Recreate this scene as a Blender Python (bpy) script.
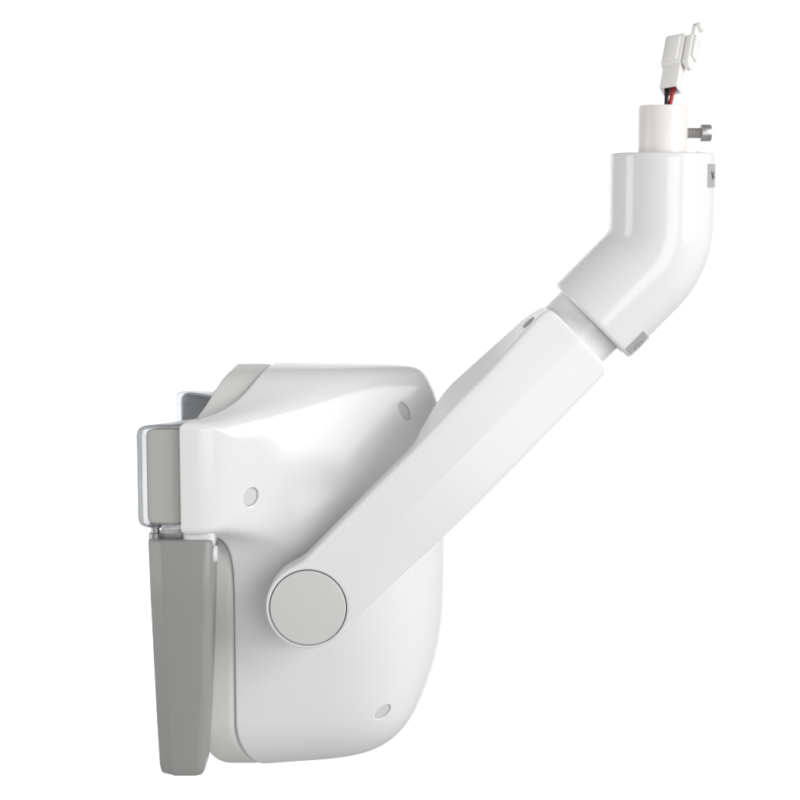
import bpy, bmesh, math, random
import numpy as np
from mathutils import Vector, Matrix

for o in list(bpy.data.objects):
    bpy.data.objects.remove(o)

# ------------------------------------------------------------------ camera, light, exposure
S = 0.0006                      # metres per modelling unit
D = 1700.0                      # camera distance in units
TH = math.radians(7.0)          # camera looks down by this much
scene = bpy.context.scene
COL = scene.collection
CT, ST = math.cos(TH), math.sin(TH)
CAM = np.array([0.0, -D*CT, D*ST])
FWD = np.array([0.0, CT, -ST]); UP = np.array([0.0, ST, CT]); RIGHT = np.array([1.0, 0, 0])
cd = bpy.data.cameras.new('camera'); cam = bpy.data.objects.new('camera', cd); COL.objects.link(cam)
cam.location = Vector(CAM*S); cam.rotation_euler = (math.pi/2-TH, 0, 0)
cd.sensor_width = 36; cd.sensor_height = 36; cd.sensor_fit = 'HORIZONTAL'
cd.lens = 36*D/800.0
cd.clip_start = 0.01; cd.clip_end = 100
scene.camera = cam

scene.view_settings.view_transform = 'Standard'
scene.view_settings.look = 'None'
scene.view_settings.exposure = 0.0
scene.view_settings.gamma = 1.0
scene.cycles.max_bounces = 14
scene.cycles.transmission_bounces = 12
scene.cycles.use_denoising = True

W = bpy.data.worlds.new('World'); scene.world = W; W.use_nodes = True
bg = W.node_tree.nodes['Background']
bg.inputs[0].default_value = (1, 1, 1, 1); bg.inputs[1].default_value = 0.43

def softbox(name, loc, target, sx, sy, watts, spread=180):
    l = bpy.data.lights.new(name, 'AREA'); l.shape = 'RECTANGLE'; l.size = sx; l.size_y = sy
    l.energy = watts; l.color = (1, 1, 1); l.spread = math.radians(spread)
    o = bpy.data.objects.new(name, l); COL.objects.link(o)
    o.location = loc
    o.rotation_euler = (Vector(target)-Vector(loc)).to_track_quat('-Z', 'Y').to_euler()
    return o
softbox('key_softbox', (1.22, -0.82, 0.44), (0.05, -0.05, 0.05), 0.76, 1.05, 13.6)
softbox('front_softbox', (0.58, -1.60, 0.06), (0.0, -0.05, 0.0), 0.72, 0.72, 5.4)
softbox('side_softbox', (-1.15, -0.22, 0.12), (0.05, 0.0, 0.05), 0.40, 0.9, 4.4)
softbox('backdrop_lamp_left', (-2.9, 2.8, -0.5), (-1.0, 5.2, -0.5), 0.5, 4.0, 143)
softbox('backdrop_lamp_right', (2.9, 2.8, -0.5), (1.0, 5.2, -0.5), 0.5, 4.0, 143)

# ------------------------------------------------------------------ helpers
def P(u, v, y):
    """point of the plane Y=y seen at photo pixel (u,v) -> (X,Z)"""
    d = FWD*D + RIGHT*(u-400.0) + UP*(400.0-v)
    t = (y-CAM[1])/d[1]
    p = CAM+d*t
    return float(p[0]), float(p[2])
def P3(u, v, y):
    x, z = P(u, v, y); return np.array([x, y, z])

def node_mat(name, col, rough, bump=0.0, bscale=900.0, rvar=0.03, **kw):
    m = bpy.data.materials.new(name); m.use_nodes = True
    nt = m.node_tree; b = nt.nodes['Principled BSDF']
    b.inputs['Base Color'].default_value = (*col, 1)
    for k, v in kw.items(): b.inputs[k.replace('_', ' ')].default_value = v
    tc = nt.nodes.new('ShaderNodeTexCoord')
    n = nt.nodes.new('ShaderNodeTexNoise'); n.inputs['Scale'].default_value = 18; n.inputs['Detail'].default_value = 5
    nt.links.new(tc.outputs['Object'], n.inputs['Vector'])
    mr = nt.nodes.new('ShaderNodeMapRange')
    mr.inputs['To Min'].default_value = max(0.0, rough-rvar); mr.inputs['To Max'].default_value = rough+rvar
    nt.links.new(n.outputs['Fac'], mr.inputs['Value']); nt.links.new(mr.outputs['Result'], b.inputs['Roughness'])
    if bump:
        n2 = nt.nodes.new('ShaderNodeTexNoise'); n2.inputs['Scale'].default_value = bscale; n2.inputs['Detail'].default_value = 3
        nt.links.new(tc.outputs['Object'], n2.inputs['Vector'])
        bp = nt.nodes.new('ShaderNodeBump'); bp.inputs['Strength'].default_value = bump; bp.inputs['Distance'].default_value = 0.0004
        nt.links.new(n2.outputs['Fac'], bp.inputs['Height']); nt.links.new(bp.outputs['Normal'], b.inputs['Normal'])
    return m
M_WHITE = node_mat('white_gloss_plastic', (0.83, 0.83, 0.83), 0.17, Specular_IOR_Level=0.45)
M_ARM = node_mat('white_satin_plastic', (0.84, 0.84, 0.84), 0.2, Specular_IOR_Level=0.35)
M_ELBOW = node_mat('white_painted_metal', (0.82, 0.82, 0.815), 0.16)
M_STUB = node_mat('milky_nylon', (0.84, 0.815, 0.79), 0.35, Subsurface_Weight=0.15, Subsurface_Radius=(0.01, 0.01, 0.01), Subsurface_Scale=0.3)
M_RIM = node_mat('pale_grey_plastic', (0.71, 0.71, 0.695), 0.42, Specular_IOR_Level=0.35)
M_MODULE = node_mat('mid_grey_plastic', (0.47, 0.47, 0.45), 0.35)
M_HANDLE = node_mat('grey_satin_plastic', (0.318, 0.317, 0.311), 0.36, bump=0.05, bscale=2500)
M_CAP = node_mat('brushed_pale_cap', (0.66, 0.66, 0.65), 0.32)
M_PLUG = node_mat('screw_plug_plastic', (0.66, 0.66, 0.66), 0.4)
M_DARK = node_mat('dark_gap', (0.16, 0.16, 0.16), 0.5)
M_SLOT = node_mat('hole_and_mark_grey', (0.30, 0.30, 0.30), 0.4)  # painted shade of the arm's screw hole; also the sticker mark
M_STEEL = node_mat('stainless_steel', (0.44, 0.435, 0.43), 0.42, Metallic=1.0)
M_CONN = node_mat('nylon_connector', (0.86, 0.85, 0.83), 0.3)
M_RED = node_mat('red_wire', (0.42, 0.015, 0.015), 0.4)
M_BLACK = node_mat('black_wire', (0.012, 0.012, 0.012), 0.35)
M_STICK = node_mat('silver_sticker', (0.50, 0.51, 0.52), 0.3, Metallic=0.25)
M_INK = node_mat('black_ink', (0.015, 0.015, 0.015), 0.5)
M_LED = node_mat('led_lens', (0.7, 0.7, 0.66), 0.2)
M_CLEAR = node_mat('clear_acrylic', (0.83, 0.845, 0.865), 0.05, rvar=0.01, Transmission_Weight=1.0, IOR=1.4)
def clear_mat():
    m = M_CLEAR; nt = m.node_tree; b = nt.nodes['Principled BSDF']; out = nt.nodes['Material Output']
    b.inputs['IOR'].default_value = 1.42
    tr = nt.nodes.new('ShaderNodeBsdfTransparent'); tr.inputs[0].default_value = (0.62, 0.63, 0.645, 1)
    mx = nt.nodes.new('ShaderNodeMixShader'); mx.inputs[0].default_value = 0.62
    nt.links.new(tr.outputs[0], mx.inputs[1]); nt.links.new(b.outputs[0], mx.inputs[2])
    nt.links.new(mx.outputs[0], out.inputs['Surface'])
clear_mat()
M_PAPER = node_mat('white_paper', (0.88, 0.88, 0.88), 0.9, Specular_IOR_Level=0.1)

# --- the thing itself: an Empty at its base
LB = Vector((-0.13, 0.0, -0.23))
lamp = bpy.data.objects.new('dental_lamp', None); COL.objects.link(lamp)
lamp.location = LB; lamp.empty_display_size = 0.05
lamp['label'] = 'white dental operatory lamp with grey handle, clear front cover and slanted jointed arm'
lamp['category'] = 'dental lamp'

def link(name, me, mat, parent=lamp, label=None):
    o = bpy.data.objects.new(name, me); COL.objects.link(o)
    me.materials.append(mat)
    if parent is not None:
        o.parent = parent
        if parent is lamp: o.location = -LB
    if label: o['label'] = label
    return o

def mesh_of(name, v, f, normals=None, smooth=True, sharp=None):
    me = bpy.data.meshes.new(name)
    me.from_pydata([tuple(p) for p in np.asarray(v)*S], [], [tuple(int(i) for i in q) for q in f])
    me.update()
    bm = bmesh.new(); bm.from_mesh(me)
    if normals is None: bmesh.ops.recalc_face_normals(bm, faces=bm.faces)
    for fc in bm.faces: fc.smooth = smooth
    if sharp is not None:
        for e in bm.edges:
            if len(e.link_faces) == 2 and e.calc_face_angle(0) > math.radians(sharp): e.smooth = False
    bm.to_mesh(me); bm.free()
    if normals is not None:
        me.normals_split_custom_set_from_vertices([tuple(n) for n in normals])
    return me

def smax(a, b, k):
    k = k*1.25                             # cubic blend, smooth in curvature
    h = np.maximum(k-np.abs(a-b), 0)/k
    return np.maximum(a, b)+h*h*h*k/6
def smin(a, b, k): return -smax(-a, -b, k)
def sstep(a, b, x):
    t = np.clip((x-a)/(b-a), 0, 1); return t*t*(3-2*t)

def surface_nets(f, lo, hi, res):
    lo = np.array(lo, float); hi = np.array(hi, float)
    n = np.ceil((hi-lo)/res).astype(int)+1
    ax = [lo[i]+res*np.arange(n[i]) for i in range(3)]
    F = np.empty(n, np.float32)
    step = max(1, int(1.5e6//(n[1]*n[2])))
    for i in range(0, n[0], step):
        X, Y, Z = np.meshgrid(ax[0][i:i+step], ax[1], ax[2], indexing='ij')
        F[i:i+step] = f(X, Y, Z)
    F[np.abs(F) < 1e-5] = 1e-5
    inside = F < 0
    c = inside[:-1, :-1, :-1].astype(np.int8)
    cnt = np.zeros(c.shape, np.int8)
    for dx in (0, 1):
        for dy in (0, 1):
            for dz in (0, 1):
                cnt += inside[dx:n[0]-1+dx, dy:n[1]-1+dy, dz:n[2]-1+dz]
    act = (cnt > 0) & (cnt < 8)
    idx = -np.ones(act.shape, np.int64)
    cells = np.argwhere(act); idx[act] = np.arange(len(cells))
    acc = np.zeros((len(cells), 3)); num = np.zeros(len(cells))
    corners = [(a, b, c_) for a in (0, 1) for b in (0, 1) for c_ in (0, 1)]
    for a in corners:
        for d in range(3):
            if a[d]: continue
            b = list(a); b[d] = 1
            fa = F[cells[:, 0]+a[0], cells[:, 1]+a[1], cells[:, 2]+a[2]].astype(float)
            fb = F[cells[:, 0]+b[0], cells[:, 1]+b[1], cells[:, 2]+b[2]].astype(float)
            m = (fa < 0) != (fb < 0)
            t = np.where(m, fa/np.where(m, fa-fb, 1), 0)
            p = np.repeat(np.array(a, float)[None], len(cells), 0); p[:, d] += t
            acc += p*m[:, None]; num += m
    V = lo+res*(cells+acc/num[:, None])
    faces = []
    for d in range(3):
        e1, e2 = (d+1) % 3, (d+2) % 3
        sl0 = [slice(None)]*3; sl1 = [slice(None)]*3
        sl0[d] = slice(0, n[d]-1); sl1[d] = slice(1, n[d])
        A = inside[tuple(sl0)]; B = inside[tuple(sl1)]
        E = np.argwhere(A != B)
        E = E[(E[:, e1] > 0) & (E[:, e2] > 0) & (E[:, e1] < n[e1]-1) & (E[:, e2] < n[e2]-1)]
        flip = ~A[E[:, 0], E[:, 1], E[:, 2]]
        def at(o1, o2):
            q = E.copy(); q[:, e1] += o1; q[:, e2] += o2
            return idx[q[:, 0], q[:, 1], q[:, 2]]
        q = np.stack([at(-1, -1), at(0, -1), at(0, 0), at(-1, 0)], 1)
        q[flip] = q[flip][:, ::-1]
        faces.append(q)
    faces = np.concatenate(faces)
    def grad(V, h):
        g = np.empty_like(V)
        for d in range(3):
            a = V.copy(); a[:, d] += h; b = V.copy(); b[:, d] -= h
            g[:, d] = (f(a[:, 0], a[:, 1], a[:, 2])-f(b[:, 0], b[:, 1], b[:, 2]))/(2*h)
        return g
    for _ in range(3):
        g = grad(V, 0.3); v0 = f(V[:, 0], V[:, 1], V[:, 2])
        st = -v0/np.maximum((g*g).sum(1), 0.2)
        V = V+np.clip(st, -res, res)[:, None]*g
    g = grad(V, 0.5); g /= np.linalg.norm(g, axis=1)[:, None]+1e-9
    return V, faces, g

def sdf_obj(name, f, lo, hi, res, mat, parent=lamp, label=None, mirror=False):
    """closed surface of f<0; mirror=True also builds the far half (f is even in y)"""
    V, Fc, N = surface_nets(f, lo, hi, res)
    me = mesh_of(name, V, Fc, normals=N)
    return link(name, me, mat, parent, label)

def trace(f, u, v, t0=0.75, t1=1.3):
    """where the camera ray through photo pixel (u,v) meets f=0; point and outward normal"""
    d = FWD*D+RIGHT*(u-400.0)+UP*(400.0-v)
    ts = np.linspace(t0, t1, 6000)
    pts = CAM+ts[:, None]*d
    val = f(pts[:, 0], pts[:, 1], pts[:, 2])
    i = int(np.argmax(val < 0)); p = pts[i]
    g = []
    for k in range(3):
        a = p.copy(); a[k] += 1.0; b = p.copy(); b[k] -= 1.0
        g.append(float(f(a[0:1], a[1:2], a[2:3])[0]-f(b[0:1], b[1:2], b[2:3])[0]))
    g = np.array(g); return p, g/np.linalg.norm(g)

def frame_of(n):
    n = np.array(n, float)/np.linalg.norm(n)
    a = np.cross([0, 0, 1.0], n)
    if np.linalg.norm(a) < 1e-3: a = np.cross([1.0, 0, 0], n)
    a /= np.linalg.norm(a); return a, np.cross(n, a), n

def lathe(origin, axis, prof, seg=64, start=0.0):
    """prof: list of (radius, height along axis); closes on the axis where radius is 0"""
    a, b, n = frame_of(axis); o = np.array(origin, float)
    V = []; F = []; rings = []
    for r, h in prof:
        if r <= 1e-6:
            rings.append([len(V)]); V.append(o+n*h)
        else:
            rings.append(list(range(len(V), len(V)+seg)))
            for k in range(seg):
                t = start+2*math.pi*k/seg
                V.append(o+n*h+r*(math.cos(t)*a+math.sin(t)*b))
    for r0, r1 in zip(rings, rings[1:]):
        for k in range(seg):
            k2 = (k+1) % seg
            q = [r0[k % len(r0)], r0[k2 % len(r0)], r1[k2 % len(r1)], r1[k % len(r1)]]
            q = [x for i, x in enumerate(q) if x not in q[:i]]
            if len(q) > 2: F.append(q)
    return V, F
def lathe_obj(name, origin, axis, prof, mat, parent=lamp, label=None, seg=64, sharp=40):
    V, F = lathe(origin, axis, prof, seg)
    return link(name, mesh_of(name, V, F, sharp=sharp), mat, parent, label)

def loft(rings, cap=True):
    n = len(rings[0]); V = [p for r in rings for p in r]; F = []
    for i in range(len(rings)-1):
        for k in range(n):
            k2 = (k+1) % n
            F.append((i*n+k, i*n+k2, (i+1)*n+k2, (i+1)*n+k))
    if cap:
        F.append(tuple(range(n))[::-1]); F.append(tuple(range((len(rings)-1)*n, len(rings)*n)))
    return V, F
def tube_path(pts, r, seg=12):
    pts = [np.array(p, float) for p in pts]; rings = []
    for i, p in enumerate(pts):
        t = pts[min(i+1, len(pts)-1)]-pts[max(i-1, 0)]; a, b, n = frame_of(t)
        rings.append([p+r*(math.cos(q)*a+math.sin(q)*b) for q in np.linspace(0, 2*math.pi, seg, endpoint=False)])
    return loft(rings)

# ------------------------------------------------------------------ backdrop: a white paper sweep behind the lamp
V = []; F = []
for y in (5.2, 5.21):
    V += [(-4.3/S, y/S, -3.2/S), (4.3/S, y/S, -3.2/S), (4.3/S, y/S, 2.5/S), (-4.3/S, y/S, 2.5/S)]
F = [(0, 1, 2, 3), (7, 6, 5, 4), (0, 4, 5, 1), (1, 5, 6, 2), (2, 6, 7, 3), (3, 7, 4, 0)]
bd = link('backdrop', mesh_of('backdrop', V, F, smooth=False), M_PAPER, None)
bd['kind'] = 'structure'

# ------------------------------------------------------------------ lamp head
WY = 140.0                                   # half width over the wings
ZT_W = P(180, 424, -WY)[1]; ZB_W = P(190, 535, -WY)[1]   # wing top and bottom
ZT = P(330, 366, -30)[1]; ZB = P(262, 770, -60)[1]       # centre body top and bottom
HW = 92.0
XB = P(444, 520, -30)[0]                     # back of the shell
def seam(y): return -128.0-0.00393*y*y
def rbox2(y, z, hy, z0, z1, r):
    qy = np.abs(y)-hy+r; qz = np.abs(z-(z0+z1)/2)-(z1-z0)/2+r
    return np.minimum(np.maximum(qy, qz), 0)+np.hypot(np.maximum(qy, 0), np.maximum(qz, 0))-r
def outline_c(y, z, grow=0.0):
    ay = np.abs(y)
    c = rbox2(y, z, HW+grow, ZB-grow, ZT+90, 60)
    c = smax(c, z-ZT+1.0-grow+0.0022*y*y, 12)
    return smax(c, (ay-46)*0.72+(z-ZT)*0.69-grow, 16)
def outline_w(y, z, grow=0.0):
    return rbox2(y, z, WY+grow, ZB_W-grow, ZT_W+grow, 6)
def outline(y, z, grow=0.0):
    return smin(outline_c(y, z, grow), outline_w(y, z, grow), 30)
def half(px1, px2):
    (x1, z1), (x2, z2) = P(*px1, -40), P(*px2, -40)
    nx, nz = (z1-z2), (x2-x1); L = math.hypot(nx, nz)
    return x1, z1, nx/L, nz/L
CH_T = half((417, 370), (442, 412)); CH_B = half((443, 678), (394, 751))
def body_raw(x, y, z):
    s = seam(y); dr = np.maximum(x-s, 0)
    o = outline_c(y, z)+0.02*dr+0.05*dr*sstep(-280, -340, z)
    ay = np.sqrt(y*y+12.0**2)-12.0
    # upper flank leans in towards the top and the back
    up = (x+110.0)*0.33+(ay-92.0)*0.90+(z+82.0)*0.27
    o = smax(o, up, 24)
    fl = (x+8.0)*0.80+(ay-92.0)*0.60          # slanted rear flank
    b = smax(fl, x-XB-7, 34)
    x1, z1, nx, nz = CH_T
    b = smax(b, (x-x1)*nx+(z-z1)*nz-4.0, 28)
    x1, z1, nx, nz = CH_B
    b = smax(b, (x-x1)*nx+(z-z1)*nz, 44)
    return smax(o, b, 14+40*sstep(ZT-20, ZT-90, z))
def wing_raw(x, y, z):
    ay = np.abs(y)
    o = outline_w(y, z)
    b = (x+172.0)*0.70-(WY-ay)*0.70
    return smax(o, b, 22)
def head_raw(x, y, z):
    return smin(body_raw(x, y, z), wing_raw(x, y, z), 62)
def shell_base(x, y, z):
    s = seam(y)
    return smax(head_raw(x, y, z), (s+1.0-x)*0.8, 3.0)
PLUGS = []
for (u, v, mx_, mz_, ra) in ((251, 497, 0.9, -0.42, 0.78), (405, 411, 0.89, 0.45, 0.52), (383, 712, 0.63, -0.77, 0.55)):
    p, n = trace(shell_base, u, v)
    e1 = np.array([mx_, 0, mz_]); e1 = e1-n*(e1@n); e1 /= np.linalg.norm(e1)
    PLUGS.append((p, n, e1, np.cross(n, e1), ra))
def shell_f(x, y, z):
    f = shell_base(x, y, z)
    ay = -np.abs(y)
    for p, n, e1, e2, ra in PLUGS:
        dx, dy, dz = x-p[0], ay-p[1], z-p[2]
        h = dx*n[0]+dy*n[1]+dz*n[2]
        a = (dx*e1[0]+dy*e1[1]+dz*e1[2])/ra
        b = dx*e2[0]+dy*e2[1]+dz*e2[2]
        f = smax(f, -np.maximum((np.hypot(a, b)-9.0)*ra, np.abs(h)-4.5), 1.2)
    return f
shell = sdf_obj('head_shell', shell_f, (-215, -146, -390), (56, 146, 46), 1.7, M_WHITE)
for p, n, e1, e2, ra in PLUGS:
    V = []; NSEG = 48
    for r, h in ((8.8, -5.0), (8.8, -2.2), (8.2, -1.7)):
        V += [p+n*h+e1*(r*ra*math.cos(2*math.pi*k/NSEG))+e2*(r*math.sin(2*math.pi*k/NSEG)) for k in range(NSEG)]
    F = [(i*NSEG+k, i*NSEG+(k+1) % NSEG, (i+1)*NSEG+(k+1) % NSEG, (i+1)*NSEG+k) for i in range(2) for k in range(NSEG)]
    F += [tuple(range(NSEG))[::-1], tuple(range(2*NSEG, 3*NSEG))]
    link('screw_plug', mesh_of('screw_plug', V, F, sharp=40), M_PLUG, shell)

def rim_t(y): return 36.0-30.0*sstep(84, 112, np.abs(y))
def rim_f(x, y, z):
    s = seam(y); t = rim_t(y)
    o = smin(outline_c(y, z, -0.8), outline_w(y, z, -6.5), 24)
    d = np.maximum((s-t-x), (x-s+0.4))*0.8
    f = smax(o, d, 5)
    # open front: the recess behind the clear front
    return f
rim = sdf_obj('head_rim', rim_f, (-215, -146, -390), (-100, 146, 46), 1.7, M_RIM)
def seam_shade_f(x, y, z):
    s = seam(y); return np.maximum(outline(y, z, -4.5), np.abs(x-s-0.3)*0.8-1.4)
sdf_obj('seam_shade', seam_shade_f, (-215, -146, -390), (-100, 146, 46), 1.4, M_DARK, shell)  # dark sheet standing in for the shade between shell and rim

# the two forward-curving light modules with clear covers
mz0, mz1 = ZB_W+9, ZT_W-5
def module_box(x, y, z, front, top, end, inner, r):
    s = seam(y)
    ay = np.abs(y)
    dx = np.maximum((s-front-x), (x-s+0.6))*0.74
    dz = np.abs(z-(mz0+mz1)/2)-(mz1-mz0)/2-top
    dy = np.maximum(ay-(WY-4.5)-end, inner-ay)
    a = smax(dx, dz, r); return smax(a, dy, min(r, 4))
def module_f(x, y, z): return module_box(x, y, z, 36, 0, 0, 76, 7)
def cover_f(x, y, z):
    out = module_box(x, y, z, 43.0, 3.6, 1.5, 74, 11)
    inn = module_box(x, y, z, 36.5, 0.6, 30, 40, 7)
    s = seam(y)
    f = smax(out, -inn, 1.5)
    return np.maximum(f, (x-s+5)*0.74)
lms = []
for sg in (-1, 1):
    lo = (-262, -146 if sg < 0 else 70, mz0-12); hi = (-134, -70 if sg < 0 else 146, mz1+12)
    lm = sdf_obj('light_module', module_f, lo, hi, 1.4, M_MODULE); lms.append(lm)
    sdf_obj('lens_cover', cover_f, lo, hi, 1.2, M_CLEAR, lm)

# handles
def rrect(cx, cy, hx, hy, r, n=8):
    out = []
    for qx, qy, a0 in ((1, 1, 0), (-1, 1, 90), (-1, -1, 180), (1, -1, 270)):
        for k in range(n+1):
            a = math.radians(a0+90*k/n)
            out.append((cx+qx*(hx-r)+r*math.cos(a), cy+qy*(hy-r)+r*math.sin(a)))
    return out
def hring(cx, cy, hx, hy):
    r = rrect(cx, cy, hx, hy, 9.0)
    x0, y0 = cx-hx, cy-hy
    bev = []
    for k in range(4): bev.append((x0+0.9*math.sin(math.pi/2*k/3)**2*2, y0+10-2*k/3))
    for k in range(5): bev.append((x0+10.5+3.4*k/4, y0+2.6-2.6*(1-(1-k/4)**2)))
    return r[:18]+bev+r[27:]
def make_handle(sg):
    yf = -138.0
    rows = []
    for v, ul, ur in ((539.5, 150, 215.5), (540.2, 148.4, 217), (542, 147.6, 217.6), (600, 150, 216.6), (660, 153, 215), (720, 156, 212.5), (752, 158, 210.5), (766, 158.8, 209.8), (772, 160, 208.5), (775, 161.2, 206.8), (775.8, 164, 204)):
        xl, z = P(ul, v, yf+6); xr, _ = P(ur-4.5, v, yf+6); rows.append((z, xl, xr))
    rings = []
    for i, (z, xl, xr) in enumerate(rows):
        ins = {0: 2.5, 1: 1, 8: 0.3, 9: 1.3, 10: 4}.get(i, 0)
        hx = (xr-xl)/2; hy = 27-ins-3.0*max(0, -z-140)/250
        yc = (yf+27)
        ring = hring((xl+xr)/2, yc, hx, hy)
        rings.append([(x, sg*-1*(y) if sg > 0 else y, z) for x, y in ring])
    V, F = loft(rings)
    h = link('handle', mesh_of('handle', V, F, sharp=50), M_HANDLE)
    # little white knob on its rear face, and the clear hinge pins under the cover
    x, z = P(211.5, 553.5, yf+18)
    lathe_obj('knob', (x-3, sg*(138-18), z), (1, 0, 0), [(0, 0), (8.2, 0), (8.2, 6.5), (7, 8.6), (0, 9.4)], M_WHITE, h, 'white knob', seg=32)
    px, pz = P(155.5, 540, -122)
    lathe_obj('hinge_pin', (px, sg*122, pz-3), (0, 0, 1), [(0, 0), (6, 0), (6, 10), (4, 10.5), (4, 15), (6.2, 15.5), (6.2, 18.5), (0, 19)], M_STEEL, h, seg=28)
    px, pz = P(200, 540, -118)
    V, F = loft([[(x, sg*-1*y if sg > 0 else y, z) for x, y in rrect(px, -116, 15, 17, 6)] for z in (pz-2, pz+10)])
    link('hinge_block', mesh_of('hinge_block', V, F, sharp=40), M_WHITE, h)
    px, pz = P(172, 540, -118)
    V, F = loft([[(x, sg*-1*y if sg > 0 else y, z) for x, y in rrect(px, -116, 11, 16, 4)] for z in (pz-2, pz+9)])
    link('hinge_spacer', mesh_of('hinge_spacer', V, F, sharp=40), M_CLEAR, h)
make_handle(-1); make_handle(1)

# ------------------------------------------------------------------ arm
AY = -78.0                                    # depth of the neck and elbow axis
PV = P3(308, 608, -146)                       # pivot centre on the near face
TOPC = P3(588, 321, AY)
A2 = np.array([TOPC[0]-PV[0], TOPC[2]-PV[2]]); ALEN = float(np.hypot(*A2)); A2 /= ALEN
W2 = np.array([-A2[1], A2[0]])                # towards upper left
AEND = ALEN-17.0                              # where the arm stops and the neck begins
CAPR = 43.0*(D-146)/D*1.0
def arm_f(x, y, z):
    s = (x-PV[0])*A2[0]+(z-PV[2])*A2[1]
    w = (x-PV[0])*W2[0]+(z-PV[2])*W2[1]
    t = np.clip(s/AEND, -0.2, 1.2)
    hu = 33.5+2.0*sstep(0, 0.4, t)+4.8*sstep(0.72, 1.0, t)
    hl = 37.8+5.2*sstep(0, 0.5, t)-1.0*sstep(0.6, 1.0, t)
    yn = -146.0+24.0*sstep(0.05, 1.0, t)*t
    dd = y-yn
    flare = np.maximum(43.5+20.0*np.clip(1-t, 0, 0.40)-hu, 0)*sstep(0.45, 0.69, t)*(0.35+0.65*sstep(1.0, 0.92, t))*np.clip(dd/42.0, 0, 1)-0.16*np.maximum(dd-42.0, 0)
    strip = smax(np.maximum(w-hu-flare, -w-hl), smax(-s, s-AEND, 2), 14)
    disc = np.hypot(s, w)-CAPR
    o = smin(strip, disc, 9)
    ridge = 0.085*np.sqrt((w+2.0)**2+0.25)*sstep(30, 110, s)
    near = (yn+ridge)-y
    yfar = -99.0+99.0*sstep(172, 232, s)-40.0*sstep(250, 400, s)
    far = (y-yfar)*0.7
    f = smax(o, near, 4.5)
    return smax(f, far, 10)
lo = (PV[0]-60, -156, PV[2]-60); hi = (TOPC[0]+40, 12, TOPC[2]+50)
def arm_hole(x, y, z):
    f = arm_f(x, y, z)
    # round recess that holds the pivot cap
    dx, dz = x-PV[0], z-PV[2]
    r = np.hypot(dx, dz)
    return smax(f, -np.maximum(r-(CAPR-3.3), np.abs(y+146)-6.0), 1.6)
arm = sdf_obj('arm', arm_hole, lo, hi, 1.35, M_ARM)
cr = CAPR-4.2
lathe_obj('pivot_cap', (PV[0], -141, PV[2]), (0, -1, 0), [(0, 0), (cr-0.6, 0), (cr, 0.5), (cr, 5.2), (cr-1.0, 6.2), (cr-2.2, 6.3), (0, 6.6)], M_CAP, arm, 'pale grey round pivot cap', seg=128)
# pivot boss between arm and head
lathe_obj('pivot_boss', (PV[0], -96, PV[2]), (0, 1, 0), [(0, -2), (30, -2), (30, 30), (0, 30)], M_WHITE, arm, seg=64)
ax3 = np.array([A2[0], 0, A2[1]])
nr = 40.0*(D+AY)/D
base = np.array([PV[0], AY, PV[2]])+ax3*(AEND-16)
lathe_obj('neck', base, ax3, [(0, 0), (nr, 0), (nr, 16), (nr, 60), (0, 60)], M_ARM, seg=96)
# screw hole on the arm's upper edge, its shade painted as a grey disc
sp, sn = trace(arm_f, 528.5, 322.5)
lathe_obj('arm_screw_hole', sp, sn, [(0, -3), (6.8, -3), (6.8, 0.3), (6.2, 0.6), (0, 0.6)], M_SLOT, arm, seg=32)

# ------------------------------------------------------------------ elbow
er = 51.7*(D+AY)/D
ex, ezt = P(662.5, 153, AY)
e_end = P(591.5, 322, AY)
dv = np.array([math.cos(math.radians(45.5)), math.sin(math.radians(45.5))])   # lower axis, pointing up-right
tt = (ex-e_end[0])/dv[0]; mit = np.array([ex, e_end[1]+dv[1]*tt])
bend = math.radians(90-45.5); Rb = er+15.0
tl = Rb*math.tan(bend/2)
p1 = mit+np.array([0, tl]); cen = p1+np.array([-Rb, 0])
def elbow_path(q):
    """q = arc length from the top; centre (x,z), outward in-plane normal, tangent"""
    l1 = ezt-p1[1]; l2 = Rb*bend
    if q <= l1: return np.array([ex, ezt-q]), np.array([1.0, 0.0])
    if q <= l1+l2:
        a = (q-l1)/Rb; return cen+Rb*np.array([math.cos(a), -math.sin(a)]), np.array([math.cos(a), -math.sin(a)])
    n = np.array([math.cos(bend), -math.sin(bend)])
    d = -dv
    return cen+Rb*n+d*(q-l1-l2), n
ELL = (ezt-p1[1])+Rb*bend+float(np.hypot(*(mit-np.array(e_end))))-tl
def elbow_pt(q, ph, r):
    c, n = elbow_path(min(max(q, 0), ELL))
    return np.array([c[0]+r*math.cos(ph)*n[0], AY-r*math.sin(ph), c[1]+r*math.cos(ph)*n[1]])
qs = [(0, er-14), (0, er-3.0), (0.5, er-1.4), (1.6, er-0.4), (3.2, er)]+[(q, er) for q in np.linspace(6, ELL-6, 70)]+[(ELL-3.0, er), (ELL-1.4, er-0.4), (ELL-0.4, er-1.4), (ELL, er-2.6), (ELL, er-8), (ELL-30, er-8)]
NS = 128
rings = [[elbow_pt(q, 2*math.pi*k/NS, r) for k in range(NS)] for q, r in qs]
rings.insert(0, [elbow_pt(0, 2*math.pi*k/NS, 1.0)+np.array([0, 0, -0.0]) for k in range(NS)])
V, F = loft(rings, cap=False)
elbow = link('elbow', mesh_of('elbow', V, F, sharp=60), M_ELBOW)
# small moulded nub on the top edge
nx, nz = P(697, 153.5, AY)
lathe_obj('nub', (nx, AY-10, nz-1), (0, 0, 1), [(4.5, 0), (4.5, 1.6), (3.6, 2.6), (0, 3.1)], M_ELBOW, elbow, seg=24)

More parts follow.
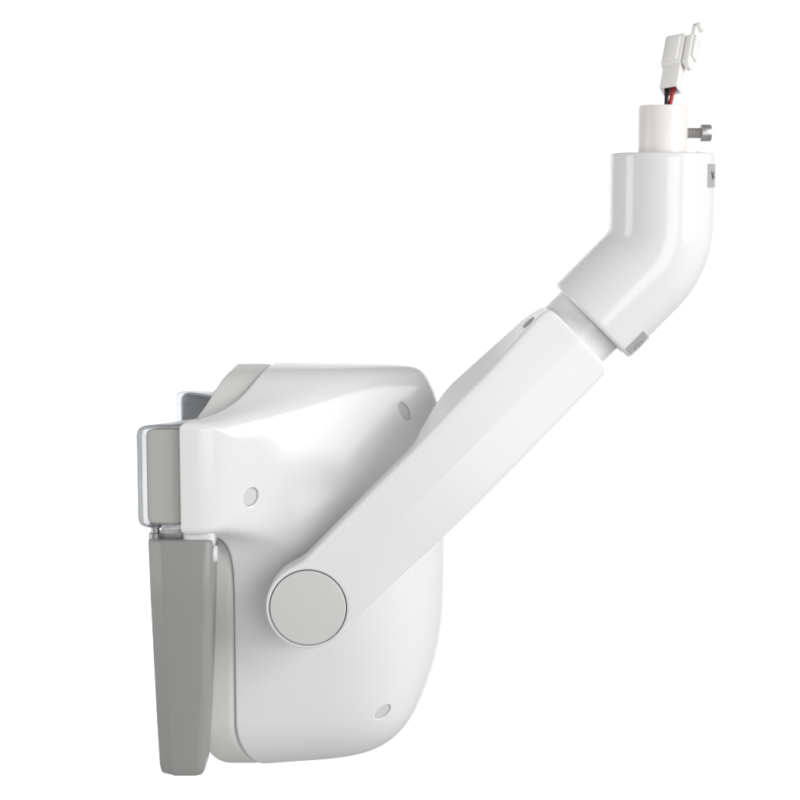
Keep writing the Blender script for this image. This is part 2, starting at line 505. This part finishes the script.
def wrap_patch(q0, q1, a0, a1, r, n=24, m=6):
    V = []; F = []
    for lay, rr in ((0, r), (1, r-0.6)):
        for j in range(m+1):
            for i in range(n+1):
                V.append(elbow_pt(q0+(q1-q0)*j/m, a0+(a1-a0)*i/n, rr))
    N1 = (n+1)*(m+1)
    for j in range(m):
        for i in range(n):
            a = j*(n+1)+i; b = a+1; c = b+n+1; d = a+n+1
            F.append((a, b, c, d)); F.append((N1+d, N1+c, N1+b, N1+a))
    edge = [(j0, i0) for i0 in range(n+1) for j0 in (0,)]
    per = [(0, i) for i in range(n)]+[(j, n) for j in range(m)]+[(m, i) for i in range(n, 0, -1)]+[(j, 0) for j in range(m, 0, -1)]
    ids = [j*(n+1)+i for j, i in per]
    for k in range(len(ids)):
        a, b = ids[k], ids[(k+1) % len(ids)]
        F.append((a, N1+a, N1+b, b))
    return V, F
def wrap_text(body, size, q_mid, a_start, r):
    """text laid round the tube: reads along decreasing angle (towards the right edge)"""
    cu = bpy.data.curves.new('text', 'FONT'); cu.body = body; cu.size = size; cu.offset = 0.12
    to = bpy.data.objects.new('text', cu); COL.objects.link(to)
    dg = bpy.context.evaluated_depsgraph_get()
    me = bpy.data.meshes.new_from_object(to.evaluated_get(dg))
    bm = bmesh.new(); bm.from_mesh(me)
    bmesh.ops.subdivide_edges(bm, edges=bm.edges, cuts=1)
    for v in bm.verts:
        x, y = v.co.x, v.co.y
        p = elbow_pt(q_mid-y+size*0.34, a_start-x/er, r); v.co = Vector(p*S)
    me2 = bpy.data.meshes.new('lettering'); bm.to_mesh(me2); bm.free()
    bpy.data.objects.remove(to); return me2
# angles: 90 deg faces the camera, 0 deg is the right-hand edge
q0 = ezt-P(710, 164, AY-20)[1]; q1 = ezt-P(710, 187.5, AY-20)[1]
V, F = wrap_patch(q0, q1, math.radians(42), math.radians(-14), er+0.5)
st = link('sticker', mesh_of('sticker', V, F, sharp=40), M_STICK, elbow, 'silver sticker reading V- near the top')
link('lettering', wrap_text('V-', 11.5, (q0+q1)/2, math.radians(35), er+0.8), M_INK, st)
V, F = wrap_patch(ELL-27, ELL-3.5, math.radians(44), math.radians(-10), er+0.5)
st = link('sticker', mesh_of('sticker', V, F, sharp=40), M_STICK, elbow, 'silver sticker with a round mark at the lower end')
V = []; F = []
for k in range(40):
    a = 2*math.pi*k/40
    for rr in (5.0, 5.9):
        V.append(elbow_pt(ELL-15+rr*math.sin(a), math.radians(26)+rr*math.cos(a)/er, er+0.8))
for k in range(40): F.append((2*k, 2*k+1, (2*k+3) % 80, (2*k+2) % 80))
off = len(V)
for dx_, dy_ in ((-2.6, -0.6), (2.6, -0.6), (2.6, 0.6), (-2.6, 0.6)):
    V.append(elbow_pt(ELL-15+dy_, math.radians(26)+dx_/er, er+0.8))
F.append((off, off+1, off+2, off+3))
link('emblem', mesh_of('emblem', V, F), M_SLOT, st)

# ------------------------------------------------------------------ mounting stub, set screw, plug
sr = 24.0*(D+AY)/D
sx, szt = P(663.3, 105.5, AY); szb = P(663, 165, AY)[1]
stub = lathe_obj('mounting_stub', (sx, AY, szb), (0, 0, 1),
    [(sr, 0), (sr, szt-szb-1.6), (sr-0.5, szt-szb-0.5), (sr-1.6, szt-szb), (11, szt-szb), (10, szt-szb-1), (10, szt-szb-26), (0, szt-szb-26)], M_STUB, seg=96)
scx, scz = P(684, 133, AY)
k = (D+AY)/D
prof = [(0, 0)]
for i in range(10):
    h = 1.6*i*k
    prof += [(5.0*k, h+0.1), (5.4*k, h+0.8*k), (4.5*k, h+1.2*k)]
prof += [(4.6*k, 16.4*k)]
screw = lathe_obj('set_screw', (scx, AY, scz), (1, 0, 0), prof+[(0, 16.5*k)], M_STEEL, stub, seg=40)
hp = [(0, 0), (7.7*k, 0), (8.3*k, 0.7*k), (8.3*k, 9.2*k), (7.6*k, 10.2*k), (4.4*k, 10.3*k), (4.3*k, 5*k), (0, 5*k)]
lathe_obj('screw_head', (scx+16.2*k, AY, scz), (1, 0, 0), hp, M_STEEL, screw, seg=64)

def rounded_box(bm, c, h, r, mat4, seg=3):
    res = bmesh.ops.create_cube(bm, size=1.0)
    vs = res['verts']
    for v in vs: v.co = Vector((v.co.x*2*h[0], v.co.y*2*h[1], v.co.z*2*h[2]))
    es = list({e for v in vs for e in v.link_edges})
    b = bmesh.ops.bevel(bm, geom=es, offset=r, segments=seg, affect='EDGES', profile=0.5)
    allv = set(b['verts'])|{v for v in vs if v.is_valid}
    for v in allv: v.co = mat4 @ (v.co+Vector(c))
    return allv
cb = P3(670.5, 90, AY)
MX = Matrix.Translation(Vector(cb)) @ Matrix.Rotation(math.radians(14.5), 4, 'Y') @ Matrix.Rotation(math.radians(-33), 4, 'X') @ Matrix.Rotation(math.radians(-38), 4, 'Z') @ Matrix.Diagonal((1.0, 1.0, 1.17, 1.0))
def conn_mesh(name, boxes, rot=MX):
    bm = bmesh.new()
    for c, h, r in boxes: rounded_box(bm, c, h, r, rot)
    for v in bm.verts: v.co *= S
    bmesh.ops.recalc_face_normals(bm, faces=bm.faces)
    for f in bm.faces: f.smooth = True
    for e in bm.edges:
        if len(e.link_faces) == 2 and e.calc_face_angle(0) > math.radians(50): e.smooth = False
    me = bpy.data.meshes.new(name); bm.to_mesh(me); bm.free(); return me
# lower socket: four thin walls open at the bottom; upper housing; locking latch
con = link('wire_connector', conn_mesh('wire_connector', [
    ((0, -5.6, 10.5), (8.6, 0.9, 11.5), 0.3), ((0, 5.6, 10.5), (8.6, 0.9, 11.5), 0.3),
    ((-7.7, 0, 10.5), (0.9, 4.7, 11.45), 0.3), ((7.7, 0, 10.5), (0.9, 4.7, 11.45), 0.3),
    ((0, 0, 14), (0.6, 4.6, 7.8), 0.2), ((0, 0, 21), (6.7, 4.7, 1.2), 0.3),
    ((-1.5, 0, 37.5), (10.5, 7.4, 15.8), 2.6), ((-1.5, -7.2, 38), (6.4, 1.5, 12.0), 1.3),
]), M_CONN)
link('latch', conn_mesh('latch', [
    ((13.4, 0, 36), (3.8, 7.0, 14.5), 2.0), ((18.0, 0, 39), (2.2, 5.6, 11), 1.3),
    ((13.8, 0, 22.5), (2.6, 4.4, 3.0), 1.0),
    ((15.6, 0, 53.5), (2.2, 5.2, 8.5), 1.0), ((18.2, 0, 60.5), (3.6, 5.2, 2.2), 1.0),
    ((9.5, 0, 40), (1.4, 3.0, 3.0), 0.6),
]), M_CONN, con)
def wire(name, p0, p3, side, mat):
    p0 = np.array(p0); p3 = np.array(p3)
    p1 = p0+np.array([0, 0, 10.0]); p2 = p3+np.array([side, 0, -9.0])
    pts = []
    for t in np.linspace(0, 1, 18):
        pts.append((1-t)**3*p0+3*t*(1-t)**2*p1+3*t*t*(1-t)*p2+t**3*p3)
    V, F = tube_path(pts, 2.0)
    link(name, mesh_of(name, V, F, sharp=60), mat)
def cpt(x, y, z): return np.array((MX @ Vector((x, y, z)))[:])
b0 = np.array([sx+2.0, AY-4, szt-22]); b1 = np.array([sx+3.6, AY+1, szt-22])
wire('black_wire', b0, cpt(-4, -1.0, 9), -1.0, M_BLACK)
wire('red_wire', b1, cpt(3.8, -1.0, 9), -2.0, M_RED)
